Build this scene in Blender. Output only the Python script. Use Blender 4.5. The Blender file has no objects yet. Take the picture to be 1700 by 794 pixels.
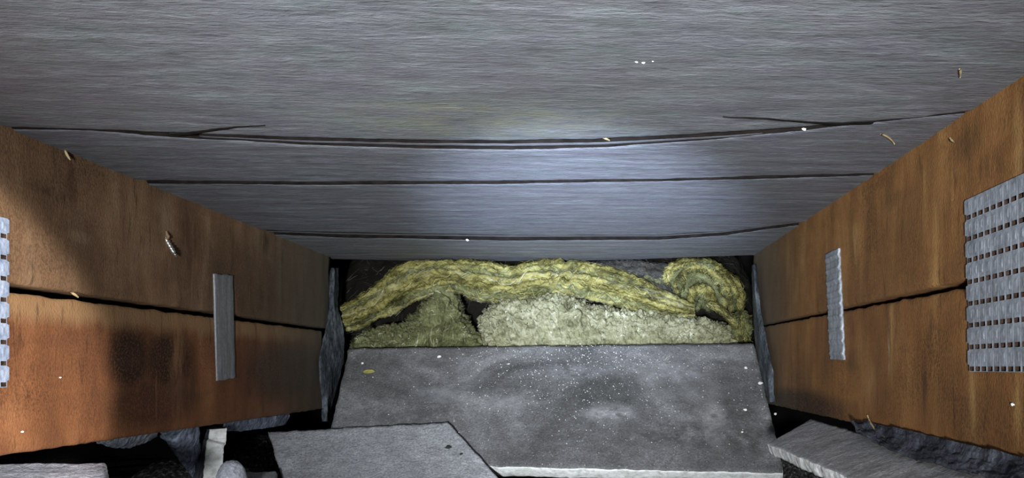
import bpy, math, random
import numpy as np
from mathutils import Vector

C = bpy.context.scene.collection
SC = bpy.context.scene
random.seed(7)
RNG = np.random.default_rng(11)

# ------------------------------------------------------------------ camera, world, lights, exposure
F = 1280.0                 # focal length in pixels of the 1700x794 frame
VX, VY = 1005.0, 610.0     # where the level line of sight meets the frame
CZ = 0.20                  # eye height above the crawl-space floor (m)

cd = bpy.data.cameras.new('camera')
cam = bpy.data.objects.new('camera', cd)
C.objects.link(cam)
cam.location = (0, 0, CZ)
cam.rotation_euler = (math.pi / 2, 0, 0)
cd.sensor_fit = 'HORIZONTAL'
cd.sensor_width = 36.0
cd.lens = F / 1700 * 36
cd.shift_x = -(VX - 850) / 1700
cd.shift_y = (VY - 397) / 1700
cd.clip_start = 0.01
SC.camera = cam

w = bpy.data.worlds.new('world')
SC.world = w
w.use_nodes = True
w.node_tree.nodes['Background'].inputs['Color'].default_value = (0.55, 0.62, 0.75, 1)
w.node_tree.nodes['Background'].inputs['Strength'].default_value = 0.012

SC.view_settings.view_transform = 'Standard'
SC.view_settings.look = 'None'
SC.view_settings.gamma = 1
SC.view_settings.use_curve_mapping = False
SC.view_settings.exposure = 0.0


def spot(name, loc, target, power, angle, blend, radius, col):
    l = bpy.data.lights.new(name, 'SPOT')
    l.energy = power
    l.spot_size = math.radians(angle)
    l.spot_blend = blend
    l.shadow_soft_size = radius
    l.color = col
    o = bpy.data.objects.new(name, l)
    C.objects.link(o)
    o.location = loc
    o.rotation_euler = (Vector(target) - Vector(loc)).to_track_quat('-Z', 'Y').to_euler()
    return o


# hand torch behind the lens, its beam along the bay on to the insulation
spot('torch_beam', (-0.04, -0.55, CZ - 0.05), (-0.045, 1.10, CZ + 0.045), 62, 17, 1.0, 0.02, (0.84, 0.90, 1.0))
# its wide spill, which lights the near boards and both joists
spot('torch_spill', (-0.06, -0.36, CZ - 0.09), (-0.04, 0.60, CZ + 0.135), 80, 46, 1.0, 0.03, (0.90, 0.96, 1.0))
# added weak wide fill beside the spill, brightens the sides
spot('torch_corona', (-0.06, -0.36, CZ - 0.085), (0.04, 0.60, CZ + 0.060), 34, 105, 1.0, 0.03, (0.93, 0.97, 1.0))
# added unseen bluish spot below the lens, makes the ceiling hot spot
spot('phone_light', (-0.035, 0.04, CZ - 0.11), (-0.020, 0.82, CZ + 0.153), 112, 29, 1.0, 0.008, (0.62, 0.75, 1.0))
# a small lamp lying to the right, whose beam ends on the near left joist
spot('side_lamp', (0.10, -0.10, CZ + 0.03), (-0.39, 0.372, CZ - 0.008), 66, 24, 0.22, 0.008, (1.0, 0.96, 0.92))


# ------------------------------------------------------------------ helpers
def on_joist(px, py, right):
    x = .21 if right else -.39
    d = x * F / (px - VX)
    return (x, d, CZ - (py - VY) * d / F)


def at(px, py, d):
    """a point seen in the photograph at (px, py), d metres in front of the lens"""
    return Vector(((px - VX) * d / F, d, CZ - (py - VY) * d / F))


def pn(x, y, z):
    """numpy gradient noise, about -1..1"""
    x, y, z = np.broadcast_arrays(np.asarray(x, float), np.asarray(y, float), np.asarray(z, float))
    xi, yi, zi = np.floor(x).astype(np.int64), np.floor(y).astype(np.int64), np.floor(z).astype(np.int64)
    xf, yf, zf = x - xi, y - yi, z - zi
    fade = lambda t: t * t * t * (t * (t * 6 - 15) + 10)
    u, v, s = fade(xf), fade(yf), fade(zf)

    def g(i, j, k):
        h = ((xi + i) * 374761393 + (yi + j) * 668265263 + (zi + k) * 2147483647 + 1013) & 0xffffffff
        h = ((h ^ (h >> 13)) * 1274126177) & 0xffffffff
        h = (h ^ (h >> 16)) & 0xffffffff
        a = (h & 1023) / 1023.0 * 2 - 1
        b = ((h >> 10) & 1023) / 1023.0 * 2 - 1
        c = ((h >> 20) & 1023) / 1023.0 * 2 - 1
        return a * (xf - i) + b * (yf - j) + c * (zf - k)
    lerp = lambda a, b, t: a + (b - a) * t
    return 1.3 * lerp(lerp(lerp(g(0, 0, 0), g(1, 0, 0), u), lerp(g(0, 1, 0), g(1, 1, 0), u), v),
                      lerp(lerp(g(0, 0, 1), g(1, 0, 1), u), lerp(g(0, 1, 1), g(1, 1, 1), u), v), s)


def fbm(x, y, z, n=3):
    r, a = 0, 1.0
    for i in range(n):
        r = r + a * pn(x * 2 ** i + 17 * i, y * 2 ** i, z * 2 ** i)
        a *= .5
    return r


def link(name, me, mats, parent=None, label=None, cat=None, group=None, kind=None):
    o = bpy.data.objects.new(name, me)
    C.objects.link(o)
    for m in (mats if isinstance(mats, (list, tuple)) else [mats]):
        if m is not None and len(me.materials) < len(mats if isinstance(mats, (list, tuple)) else [mats]):
            me.materials.append(m)
    if parent is not None:
        o.parent = parent
        o.matrix_parent_inverse = parent.matrix_world.inverted()
    tag(o, label, cat, group, kind)
    return o


def tag(o, label=None, cat=None, group=None, kind=None):
    if label: o['label'] = label
    if cat: o['category'] = cat
    if group: o['group'] = group
    if kind: o['kind'] = kind
    return o


def empty(name, loc, label, cat, group=None):
    o = bpy.data.objects.new(name, None)
    C.objects.link(o)
    o.location = loc
    o.empty_display_size = .03
    bpy.context.view_layer.update()
    return tag(o, label, cat, group)


def mesh(name, verts, faces, smooth=True, mi=None):
    me = bpy.data.meshes.new(name)
    me.from_pydata([tuple(v) for v in verts], [], faces)
    me.polygons.foreach_set('use_smooth', [smooth] * len(me.polygons))
    if mi is not None:
        me.polygons.foreach_set('material_index', mi)
    me.validate()
    me.update()
    return me


def grid_faces(nu, nv, wrap_v=False, off=0):
    f = []
    for i in range(nu - 1):
        for j in range(nv if wrap_v else nv - 1):
            k = (j + 1) % nv
            f.append((off + i * nv + j, off + (i + 1) * nv + j, off + (i + 1) * nv + k, off + i * nv + k))
    return f


def solid(name, top, bot, smooth=False, rim=0, crumble=0.):
    """closed block from two grids (nu, nv, 3) of the same size; material 0 top and bottom, 1 the sides"""
    nu, nv = top.shape[:2]
    n = nu * nv
    V = np.concatenate([top.reshape(-1, 3), bot.reshape(-1, 3)])
    f = grid_faces(nu, nv)
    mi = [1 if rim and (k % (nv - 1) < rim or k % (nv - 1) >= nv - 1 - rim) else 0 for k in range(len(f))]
    fb = [tuple(reversed([a + n for a in q])) for q in f]
    f = f + fb
    mi += [0] * len(fb)
    ring = [i * nv for i in range(nu)] + [(nu - 1) * nv + j for j in range(1, nv)] + \
           [i * nv + nv - 1 for i in range(nu - 2, -1, -1)] + [j for j in range(nv - 2, 0, -1)]
    sv = len(V)
    V = np.concatenate([V, V[ring], V[[r + n for r in ring]]])
    L = len(ring)
    rows_ = 1
    if crumble:                                       # broken edge: extra rows pushed in and out
        a, b = V[sv:sv + L], V[sv + L:]
        cen = (a.mean(0) + b.mean(0)) / 2
        rows_ = 6
        R = [a]
        for q in range(1, rows_):
            t_ = q / rows_
            p = a + (b - a) * t_
            o_ = p - cen
            o_ = o_ / np.linalg.norm(o_, axis=1, keepdims=True)
            h = crumble * (fbm(p[:, 0] * 170, p[:, 1] * 170, p[:, 2] * 420, 3) + .6 * math.sin(math.pi * t_))
            R.append(p + o_ * h[:, None])
        R.append(b)
        V = np.concatenate([V[:sv]] + R)
    for r_ in range(rows_):
        for i in range(L):
            k = (i + 1) % L
            s0, s1 = sv + r_ * L, sv + (r_ + 1) * L
            f.append((s0 + k, s0 + i, s1 + i, s1 + k))
            mi.append(1)
    me = bpy.data.meshes.new(name)
    me.from_pydata(V.tolist(), [], f)
    me.polygons.foreach_set('material_index', mi)
    me.polygons.foreach_set('use_smooth', [smooth] * len(f))
    import bmesh
    bm = bmesh.new()
    bm.from_mesh(me)
    bmesh.ops.remove_doubles(bm, verts=bm.verts, dist=1e-7)
    bmesh.ops.recalc_face_normals(bm, faces=bm.faces)
    bm.to_mesh(me)
    bm.free()
    return me


def bilin(c, nu, nv):
    c = [np.array(p) for p in c]
    u = np.linspace(0, 1, nu)[:, None, None]
    v = np.linspace(0, 1, nv)[None, :, None]
    return (1 - u) * (1 - v) * c[0] + u * (1 - v) * c[1] + u * v * c[2] + (1 - u) * v * c[3]


def slab(name, c, th, mats, res=.004, rough=.0008, ragged=.002, seed=0., parent=None, chip=None, **kw):
    """a broken board: four corners of its upper face, in order, and its thickness"""
    c = [Vector(p) for p in c]
    n = (c[1] - c[0]).cross(c[3] - c[0]).normalized()
    if n.z < 0: n = -n
    nu = max(3, int((c[1] - c[0]).length / res))
    nv = max(3, int((c[3] - c[0]).length / res))
    g = bilin(c, nu, nv)
    nn = np.array(n)
    eu = np.array((c[1] - c[0]).normalized())
    ev = np.array((c[3] - c[0]).normalized())
    X, Y, Z = g[..., 0], g[..., 1], g[..., 2]
    h = rough * (fbm(X * 110 + seed, Y * 110, Z * 110, 3) + .8 * fbm(X * 25, Y * 25 + seed, Z * 25, 2))
    u = np.linspace(-1, 1, nu)[:, None]
    v = np.linspace(-1, 1, nv)[None, :]
    ru = ragged * fbm(X * 60 + seed, Y * 60 + 3, Z * 60, 3) * np.abs(u) ** 6 * np.ones_like(v)
    rv = ragged * fbm(X * 60 + 9, Y * 60 + seed, Z * 60, 3) * np.abs(v) ** 6 * np.ones_like(u)
    base = g + ru[..., None] * eu + rv[..., None] * ev
    edge = np.maximum(np.abs(u) ** 40 * np.ones_like(v), np.abs(v) ** 40 * np.ones_like(u))
    top = base + (h - edge * .0003)[..., None] * nn
    und = ragged * .5 * fbm(X * 70 + 31, Y * 70 + seed, Z * 70, 2)
    bot = base - nn * (th + und * edge)[..., None]
    return link(name, solid(name, top, bot, True, 0, .0016), mats, parent, **kw)


# ------------------------------------------------------------------ materials
class NT:
    def __init__(s, name):
        s.m = bpy.data.materials.new(name)
        s.m.use_nodes = True
        s.t = s.m.node_tree
        s.b = s.t.nodes['Principled BSDF']
        s.co = s.n('ShaderNodeTexCoord').outputs['Object']

    def n(s, typ, **kw):
        x = s.t.nodes.new(typ)
        for k, v in kw.items(): setattr(x, k, v)
        return x

    def put(s, sock, v):
        if isinstance(v, bpy.types.NodeSocket): s.t.links.new(v, sock)
        elif v is not None:
            sock.default_value = v if not (isinstance(v, tuple) and len(v) == 3 and sock.type == 'RGBA') else (*v, 1)

    def map(s, scale=(1, 1, 1), loc=(0, 0, 0), rot=(0, 0, 0)):
        x = s.n('ShaderNodeMapping')
        s.put(x.inputs['Vector'], s.co)
        x.inputs['Scale'].default_value = scale
        x.inputs['Location'].default_value = loc
        x.inputs['Rotation'].default_value = rot
        return x.outputs[0]

    def noise(s, vec, scale=1, detail=4, rough=.55, dist=0):
        x = s.n('ShaderNodeTexNoise')
        s.put(x.inputs['Vector'], vec)
        x.inputs['Scale'].default_value = scale
        x.inputs['Detail'].default_value = detail
        x.inputs['Roughness'].default_value = rough
        x.inputs['Distortion'].default_value = dist
        return x.outputs['Fac']

    def ramp(s, f, stops):
        x = s.n('ShaderNodeValToRGB')
        s.put(x.inputs[0], f)
        e = x.color_ramp.elements
        while len(e) < len(stops): e.new(.5)
        for a, (p, c) in zip(e, stops):
            a.position = p
            a.color = (*c, 1) if isinstance(c, tuple) else (c, c, c, 1)
        return x.outputs[0]

    def mix(s, f, a, b, mode='MIX'):
        x = s.n('ShaderNodeMix', data_type='RGBA', blend_type=mode)
        s.put(x.inputs[0], f)
        s.put(x.inputs[6], a)
        s.put(x.inputs[7], b)
        return x.outputs[2]

    def math(s, op, a, b=0., c=None):
        x = s.n('ShaderNodeMath', operation=op)
        s.put(x.inputs[0], a)
        s.put(x.inputs[1], b)
        if c is not None: s.put(x.inputs[2], c)
        return x.outputs[0]

    def blob(s, cen, rad, soft=.5):
        """1 inside an ellipsoid, 0 outside, soft rim"""
        sc = tuple(1 / r for r in rad)
        v = s.map(sc, tuple(-c / r for c, r in zip(cen, rad)))
        x = s.n('ShaderNodeVectorMath', operation='LENGTH')
        s.put(x.inputs[0], v)
        m = s.n('ShaderNodeMapRange', interpolation_type='SMOOTHSTEP')
        s.put(m.inputs[0], x.outputs['Value'])
        m.inputs[1].default_value = 1 - soft
        m.inputs[2].default_value = 1 + soft
        m.inputs[3].default_value = 1
        m.inputs[4].default_value = 0
        return m.outputs[0]

    def done(s, col, rough=.8, bump=None, strength=.5, dist=.001, metal=0., spec=.5):
        s.put(s.b.inputs['Base Color'], col)
        s.put(s.b.inputs['Roughness'], rough)
        s.put(s.b.inputs['Metallic'], metal)
        s.put(s.b.inputs['Specular IOR Level'], spec)
        if bump is not None:
            x = s.n('ShaderNodeBump')
            x.inputs['Strength'].default_value = strength
            x.inputs['Distance'].default_value = dist
            s.put(x.inputs['Height'], bump)
            s.t.links.new(x.outputs[0], s.b.inputs['Normal'])
        return s.m


def deck_mat(name, tint, off=0., k=1.):
    t = NT(name)
    a = t.noise(t.map((17, 120, 60), (off, off * 3, 0)), 1, 5, .65, .5)          # long grain
    b = t.noise(t.map((75, 430, 200), (off, 0, 0)), 1, 4, .7, .3)                  # torn fibre
    g = t.noise(t.map((190, 480, 300), (0, off, 0)), 1, 4, .75)                    # weathered pits
    c = t.noise(t.map((3, 8, 5), (off * 2, 0, 0)), 1, 3, .5)
    hue = t.noise(t.map((30, 60, 50), (off, 5, 0)), 1, 3, .6)
    st = [tuple(v * k * q for q in tint) for v in (.045, .105, .150, .25)]
    f = t.math('ADD', t.math('MULTIPLY', a, .42), t.math('ADD', t.math('MULTIPLY', b, .33), t.math('MULTIPLY', g, .25)))
    col = t.ramp(f, [(.36, st[0]), (.46, st[1]), (.55, st[2]), (.66, st[3])])
    col = t.mix(.30, col, t.ramp(hue, [(.35, (.36, .30, .42)), (.5, (.5, .5, .5)), (.65, (.46, .62, .56))]), 'OVERLAY')
    col = t.mix(t.ramp(c, [(.35, 0.), (.75, .5)]), col, (.12 * k, .115 * k, .12 * k))
    sm = t.math('MULTIPLY', t.blob((-.075, .468, CZ + .156), (.085, .036, .1), .6), t.ramp(t.noise(t.map((40, 60, 40)), 1, 4, .6), [(.35, 0.), (.7, .75)]))
    col = t.mix(sm, col, (.19, .192, .13))
    bmp = t.math('ADD', t.math('MULTIPLY', a, .5), t.math('ADD', t.math('MULTIPLY', b, .8), t.math('MULTIPLY', g, .7)))
    return t.done(col, t.ramp(b, [(.3, .5), (.7, .7)]), bmp, .75, .0012, spec=.5)


M = {}
M['deck'] = deck_mat('weathered_board', (.95, .99, 1.06), 0, 1.12)
M['deck2'] = deck_mat('weathered_board_far', (.93, .97, 1.10), 2.3, 1.0)
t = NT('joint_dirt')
M['dirt'] = t.done(t.ramp(t.noise(t.map((90, 90, 90))), [(.3, (.003, .0025, .002)), (.7, (.012, .009, .008))]), .95, spec=.1)  # near-black colour stands in for shade inside joints and splits


XLW, XRW = -.39, .21            # inner faces of the two joists


def joist_mat(name, base, pale, dark, band=None, patches=(), streaks=()):
    t = NT(name)
    vs = t.noise(t.map((20, 30, 9), (0, 0, 3)), 1, 5, .6, .5)            # streaks running down the face
    gr = t.noise(t.map((60, 28, 95)), 1, 5, .7, .8)           # grain along the length
    fi = t.noise(t.map((700, 700, 420)), 1, 2, .7)
    sp = t.noise(t.map((520, 520, 480)), 1, 3, .7)
    ms = t.noise(t.map((9, 11, 14), (5, 2, 0)), 1, 3, .5)
    bl = t.noise(t.map((6, 6, 9), (3, 1, 0)), 1, 3, .5)
    col = t.ramp(vs, [(.25, tuple(k * .62 for k in base)), (.5, base), (.72, pale)])
    col = t.mix(.35, col, t.ramp(gr, [(.3, .3), (.5, .5), (.7, .66)]), 'OVERLAY')
    col = t.mix(t.ramp(bl, [(.45, 0.), (.75, .6)]), col, dark)
    spk = t.math('MULTIPLY', t.ramp(sp, [(.46, 0.), (.60, 1.)]), t.ramp(ms, [(.45, .06), (.68, .6)]))
    for cen, rad, am in patches:                                # mould specks in patches
        spk = t.math('MAXIMUM', spk, t.math('MULTIPLY', t.math('MULTIPLY', t.blob(cen, rad, .45), t.ramp(sp, [(.36, .45), (.52, 1.)])), am))
    col = t.mix(spk, col, tuple(k * .28 for k in dark))
    col = t.mix(.4, col, t.ramp(fi, [(.3, .33), (.7, .66)]), 'OVERLAY')
    if band:                                                   # a paler, drier strip along the top of the lower timber
        z0, z1, bc = band
        sep = t.n('ShaderNodeSeparateXYZ')
        t.put(sep.inputs[0], t.co)
        zz = t.math('ADD', sep.outputs['Z'], t.math('MULTIPLY', t.math('SUBTRACT', vs, .5), .02))
        m = t.n('ShaderNodeMapRange', interpolation_type='SMOOTHSTEP')
        t.put(m.inputs[0], zz)
        m.inputs[1].default_value = z0
        m.inputs[2].default_value = z1
        col = t.mix(t.math('MULTIPLY', m.outputs[0], .8), col, bc)
    dk = t.noise(t.map((150, 190, 26), (2, 0, 5)), 1, 3, .65, .4)
    col = t.mix(t.ramp(dk, [(.60, 0.), (.70, .55)]), col, tuple(k * .4 for k in dark))
    # drips of pale resin and dark drips
    dr = t.noise(t.map((30, 60, 5), (7, 3, 0)), 1, 3, .6, .3)
    col = t.mix(t.ramp(dr, [(.68, 0.), (.76, .4)]), col, tuple(min(1, k * 1.5) for k in pale))
    col = t.mix(t.ramp(dr, [(.24, .6), (.32, 0.)]), col, tuple(k * .5 for k in dark))
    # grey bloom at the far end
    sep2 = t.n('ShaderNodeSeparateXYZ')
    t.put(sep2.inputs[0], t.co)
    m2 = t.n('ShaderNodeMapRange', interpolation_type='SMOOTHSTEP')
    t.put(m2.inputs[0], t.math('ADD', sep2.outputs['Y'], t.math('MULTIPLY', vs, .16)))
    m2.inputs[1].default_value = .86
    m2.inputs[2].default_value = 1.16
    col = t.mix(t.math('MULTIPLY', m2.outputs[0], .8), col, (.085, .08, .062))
    for cen, rad, cc, am in streaks:                             # single runs of resin and dark drips
        wob = t.math('MULTIPLY', t.blob(cen, rad, .8), t.ramp(t.noise(t.map((60, 160, 40)), 1, 3, .7), [(.34, 0.), (.56, am)]))
        col = t.mix(wob, col, cc)
    bmp = t.math('ADD', t.math('MULTIPLY', vs, .5), t.math('ADD', t.math('MULTIPLY', fi, .5), t.math('MULTIPLY', sp, .5)))
    return t.done(col, .8, bmp, .6, .0012, spec=.3)


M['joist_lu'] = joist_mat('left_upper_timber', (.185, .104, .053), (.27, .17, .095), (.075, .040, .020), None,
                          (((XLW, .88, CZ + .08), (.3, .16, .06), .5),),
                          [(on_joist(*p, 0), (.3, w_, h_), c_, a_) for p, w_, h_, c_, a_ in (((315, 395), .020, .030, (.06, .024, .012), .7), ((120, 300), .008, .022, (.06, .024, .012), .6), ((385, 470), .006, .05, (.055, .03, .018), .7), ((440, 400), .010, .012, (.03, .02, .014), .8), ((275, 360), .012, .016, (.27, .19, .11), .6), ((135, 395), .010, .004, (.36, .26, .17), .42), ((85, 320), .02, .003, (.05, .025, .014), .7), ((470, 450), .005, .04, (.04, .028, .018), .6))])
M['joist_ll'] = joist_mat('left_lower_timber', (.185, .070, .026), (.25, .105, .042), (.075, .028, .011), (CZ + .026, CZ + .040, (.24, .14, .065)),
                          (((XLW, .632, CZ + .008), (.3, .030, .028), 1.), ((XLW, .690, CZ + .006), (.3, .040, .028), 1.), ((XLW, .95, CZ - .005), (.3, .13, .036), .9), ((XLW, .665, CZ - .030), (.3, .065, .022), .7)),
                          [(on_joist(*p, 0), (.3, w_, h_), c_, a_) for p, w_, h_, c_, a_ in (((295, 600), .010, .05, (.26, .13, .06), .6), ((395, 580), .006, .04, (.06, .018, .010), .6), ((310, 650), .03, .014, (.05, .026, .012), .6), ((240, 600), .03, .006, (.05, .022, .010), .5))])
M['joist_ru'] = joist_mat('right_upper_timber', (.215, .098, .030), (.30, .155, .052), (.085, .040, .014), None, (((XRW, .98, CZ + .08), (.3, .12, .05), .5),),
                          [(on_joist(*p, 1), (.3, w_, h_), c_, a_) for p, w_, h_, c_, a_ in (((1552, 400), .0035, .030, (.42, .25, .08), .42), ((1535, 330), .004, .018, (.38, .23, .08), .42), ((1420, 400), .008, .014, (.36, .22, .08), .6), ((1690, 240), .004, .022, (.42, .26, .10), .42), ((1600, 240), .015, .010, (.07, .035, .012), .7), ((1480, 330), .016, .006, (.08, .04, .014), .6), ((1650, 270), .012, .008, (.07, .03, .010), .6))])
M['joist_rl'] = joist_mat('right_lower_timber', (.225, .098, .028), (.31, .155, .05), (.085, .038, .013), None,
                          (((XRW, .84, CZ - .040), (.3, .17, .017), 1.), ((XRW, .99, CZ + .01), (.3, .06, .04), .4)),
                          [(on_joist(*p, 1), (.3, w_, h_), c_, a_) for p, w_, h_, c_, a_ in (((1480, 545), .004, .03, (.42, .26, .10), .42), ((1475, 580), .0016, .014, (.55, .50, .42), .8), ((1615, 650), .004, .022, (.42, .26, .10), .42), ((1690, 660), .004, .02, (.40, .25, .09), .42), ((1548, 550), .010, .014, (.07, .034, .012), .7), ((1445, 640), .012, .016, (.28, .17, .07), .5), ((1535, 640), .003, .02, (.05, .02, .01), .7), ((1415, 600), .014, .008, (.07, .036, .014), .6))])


def zinc_mat(name, a, b, streak):
    t = NT(name)
    n1 = t.noise(t.map(streak), 1, 4, .65)
    n2 = t.noise(t.map((380, 380, 380)), 1, 3, .6)
    col = t.mix(.5, t.ramp(n1, [(.3, a), (.7, b)]), t.ramp(n2, [(.3, .3), (.7, .7)]), 'OVERLAY')
    return t.done(col, .55, t.math('ADD', n1, n2), .4, .0005, metal=.25)


M['zinc'] = zinc_mat('galvanised_steel', (.16, .175, .20), (.36, .385, .43), (160, 160, 90))
M['zinc_blue'] = zinc_mat('bright_galvanised_steel', (.17, .22, .33), (.42, .48, .60), (160, 160, 90))
M['zinc_dull'] = zinc_mat('dull_steel_strap', (.13, .13, .135), (.25, .25, .265), (200, 260, 18))
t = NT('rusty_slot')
M['rust'] = t.done(t.ramp(t.noise(t.map((300, 300, 300))), [(.3, (.012, .008, .006)), (.7, (.05, .028, .018))]), .9, spec=.1)  # dark brown paints the shade inside the punched slots
t = NT('screw_steel')
M['screw'] = t.done((.55, .54, .5), .3, metal=.9)


def board_mat(name, a, b, c, speck=.5, rip=1., smear=.5, tone_marks=()):
    t = NT(name)
    big = t.noise(t.map((9, 11, 11), (4, 2, 1)), 1, 4, .55, .8)
    mid = t.noise(t.map((60, 75, 75)), 1, 4, .6)
    fine = t.noise(t.map((420, 420, 420)), 1, 3, .7)
    rp = t.noise(t.map((120, 300, 300), (1, 0, 0), (.3, 0, .35)), 1, 3, .65, .8)
    col = t.ramp(big, [(.3, a), (.5, b), (.72, c)])
    col = t.mix(smear, col, t.ramp(mid, [(.3, .32), (.5, .5), (.72, .72)]), 'OVERLAY')
    col = t.mix(.6, col, t.ramp(fine, [(.3, .15), (.5, .5), (.7, .85)]), 'OVERLAY')
    for px, py, rx, ry, cc, am in tone_marks:                         # pale smears and darker patches
        p = at(px, py, 1.062 - .15 * (py - 574) / 199)
        br = t.math('MULTIPLY', t.blob(tuple(p), (rx, ry, ry), .7), t.ramp(t.noise(t.map((70, 80, 80), (rx * 90, 0, 0), (0, 0, .5)), 1, 4, .7), [(.36, .1), (.62, am)]))
        col = t.mix(br, col, cc)
    vo = t.n('ShaderNodeTexVoronoi')
    t.put(vo.inputs['Vector'], t.map((330, 330, 330)))
    vo.inputs['Scale'].default_value = 1
    spm = t.math('MULTIPLY', t.ramp(vo.outputs['Distance'], [(.12, 1.), (.26, 0.)]), t.ramp(t.noise(t.map((90, 90, 90)), 1, 3, .7), [(.5, 0.), (.66, speck)]))
    col = t.mix(spm, col, (.50, .50, .50))
    bmp = t.math('ADD', t.math('MULTIPLY', rp, rip), t.math('ADD', t.math('MULTIPLY', fine, .7), t.math('MULTIPLY', mid, .4)))
    return t.done(col, .75, bmp, .85, .0014, spec=.35)


M['panel'] = board_mat('dusty_cement_board', (.060, .060, .059), (.108, .107, .108), (.21, .21, .215), .75, .25, .55,
                       ((1012, 690, .03, .012, (.30, .30, .31), .9), (1185, 708, .013, .032, (.30, .30, .30), .95), (1125, 625, .035, .016, (.24, .24, .26), .8), (1140, 655, .05, .014, (.19, .19, .19), .6), (1110, 725, .07, .024, (.048, .047, .045), .9), (1240, 735, .035, .035, (.05, .05, .048), .85), (1090, 650, .06, .012, (.06, .06, .06), .7), (850, 670, .03, .01, (.24, .24, .25), .6), (745, 655, .04, .012, (.24, .25, .26), .5), (640, 690, .06, .014, (.055, .055, .055), .7), (690, 600, .05, .012, (.06, .06, .06), .6), (800, 640, .03, .012, (.065, .065, .066), .6), (960, 620, .05, .012, (.24, .24, .26), .6)))
M['board'] = board_mat('ribbed_cement_board', (.20, .205, .215), (.26, .265, .28), (.34, .345, .36), .3, 1.2, .4)
M['board_bright'] = board_mat('clean_cement_board', (.30, .32, .37), (.40, .42, .48), (.52, .54, .60), .3, 1.2, .4)  # lighter bluish copy of the board, strong light put into its colour
M['board_dark'] = board_mat('brown_grey_cement_board', (.25, .25, .253), (.31, .308, .31), (.40, .398, .40), .3, .3, .4)
t = NT('broken_board_core')
n1 = t.noise(t.map((120, 120, 120)), 1, 4, .65)
M['core'] = t.done(t.ramp(n1, [(.3, (.42, .42, .39)), (.55, (.68, .69, .67)), (.8, (.82, .83, .81))]), .85, n1, .7, .002)
t = NT('dirty_board_core')
n1 = t.noise(t.map((140, 140, 140)), 1, 4, .65)
M['core_dirty'] = t.done(t.ramp(n1, [(.3, (.13, .125, .11)), (.65, (.30, .29, .26))]), .85, n1, .7, .002)


def wool_mat(name, stops, fuzz=True):
    t = NT(name)
    n1 = t.noise(t.map((30, 35, 45)), 1, 5, .65, .8)
    n2 = t.noise(t.map((240, 240, 420)), 1, 4, .7, .6)
    f = t.math('ADD', t.math('MULTIPLY', n1, .72), t.math('MULTIPLY', n2, .28))
    g = t.n('ShaderNodeNewGeometry')
    rnd = t.math('MULTIPLY', t.math('SUBTRACT', g.outputs['Random Per Island'], .5), .30)
    col = t.ramp(t.math('ADD', f, rnd) if fuzz else f, stops)
    return t.done(col, .95, n2, .8, .0012, spec=.15)


YEL = [(.36, (.022, .019, .006)), (.46, (.10, .090, .026)), (.57, (.25, .228, .075)), (.72, (.40, .38, .19))]
PAL = [(.30, (.050, .047, .024)), (.44, (.15, .147, .082)), (.58, (.275, .270, .175)), (.76, (.52, .52, .42))]
OLI = [(.30, (.022, .023, .009)), (.48, (.085, .088, .038)), (.64, (.18, .19, .095)), (.8, (.36, .37, .24))]
GRY = [(.30, (.010, .009, .008)), (.50, (.034, .032, .028)), (.7, (.09, .088, .075))]
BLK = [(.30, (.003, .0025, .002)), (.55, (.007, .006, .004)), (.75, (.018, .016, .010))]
for k, st in (('yel', YEL), ('pal', PAL), ('oli', OLI), ('gry', GRY), ('blk', BLK)):
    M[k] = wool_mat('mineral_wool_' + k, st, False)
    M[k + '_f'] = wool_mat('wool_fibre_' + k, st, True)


def felt_mat(name, a, b, c):
    t = NT(name)
    n1 = t.noise(t.map((300, 300, 120)), 1, 4, .7)
    n2 = t.noise(t.map((40, 40, 25)), 1, 3, .6)
    col = t.mix(.7, t.ramp(n2, [(.3, a), (.5, b), (.7, c)]), t.ramp(n1, [(.38, .08), (.5, .5), (.65, .8)]), 'OVERLAY')
    return t.done(col, .9, n1, .9, .0015, spec=.2)


M['felt'] = felt_mat('grey_membrane', (.022, .027, .032), (.060, .070, .080), (.13, .145, .165))
M['felt_blue'] = felt_mat('bluish_membrane', (.05, .06, .085), (.13, .15, .20), (.25, .28, .36))
M['felt_dark'] = felt_mat('dark_membrane', (.016, .018, .024), (.04, .044, .055), (.09, .096, .115))
M['felt_pale'] = felt_mat('pale_membrane', (.07, .08, .10), (.15, .17, .20), (.28, .30, .34))
t = NT('dark_soil')
n1 = t.noise(t.map((260, 260, 260)), 1, 4, .7)
M['soil'] = t.done(t.ramp(n1, [(.40, (.006, .006, .006)), (.55, (.035, .034, .031)), (.70, (.20, .195, .18))]), .95, n1, 1., .004, spec=.15)
t = NT('dark_masonry')
M['wall'] = t.done(t.ramp(t.noise(t.map((20, 20, 20))), [(.3, (.003, .003, .003)), (.7, (.009, .008, .007))]), .95, spec=.1)
t = NT('straw')
M['straw'] = t.done(t.ramp(t.noise(t.map((300, 300, 300))), [(.3, (.24, .17, .08)), (.7, (.42, .33, .18))]), .7)
t = NT('white_crumb')
M['white'] = t.done(t.ramp(t.noise(t.map((300, 300, 300))), [(.3, (.55, .55, .53)), (.7, (.8, .8, .78))]), .7)
t = NT('black_crumb')
M['black'] = t.done(t.ramp(t.noise(t.map((300, 300, 300))), [(.3, (.006, .006, .006)), (.7, (.025, .022, .022))]), .8)
t = NT('dry_leaf')
M['leaf'] = t.done(t.ramp(t.noise(t.map((200, 200, 200))), [(.3, (.22, .2, .05)), (.7, (.42, .4, .12))]), .6)

# ------------------------------------------------------------------ setting: ceiling of boards
XL, XR = -.39, .21


def ceil_h(x, y):
    s = (x - XL) / (XR - XL)
    return .156 + s * ((y - .387) / .71 * .012 - .0095)


def on_ceiling(px, py):
    dx, dz = (px - VX) / F, (VY - py) / F
    d = .156 / dz
    for _ in range(12): d = ceil_h(dx * d, d) / dz
    return dx * d, d


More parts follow.
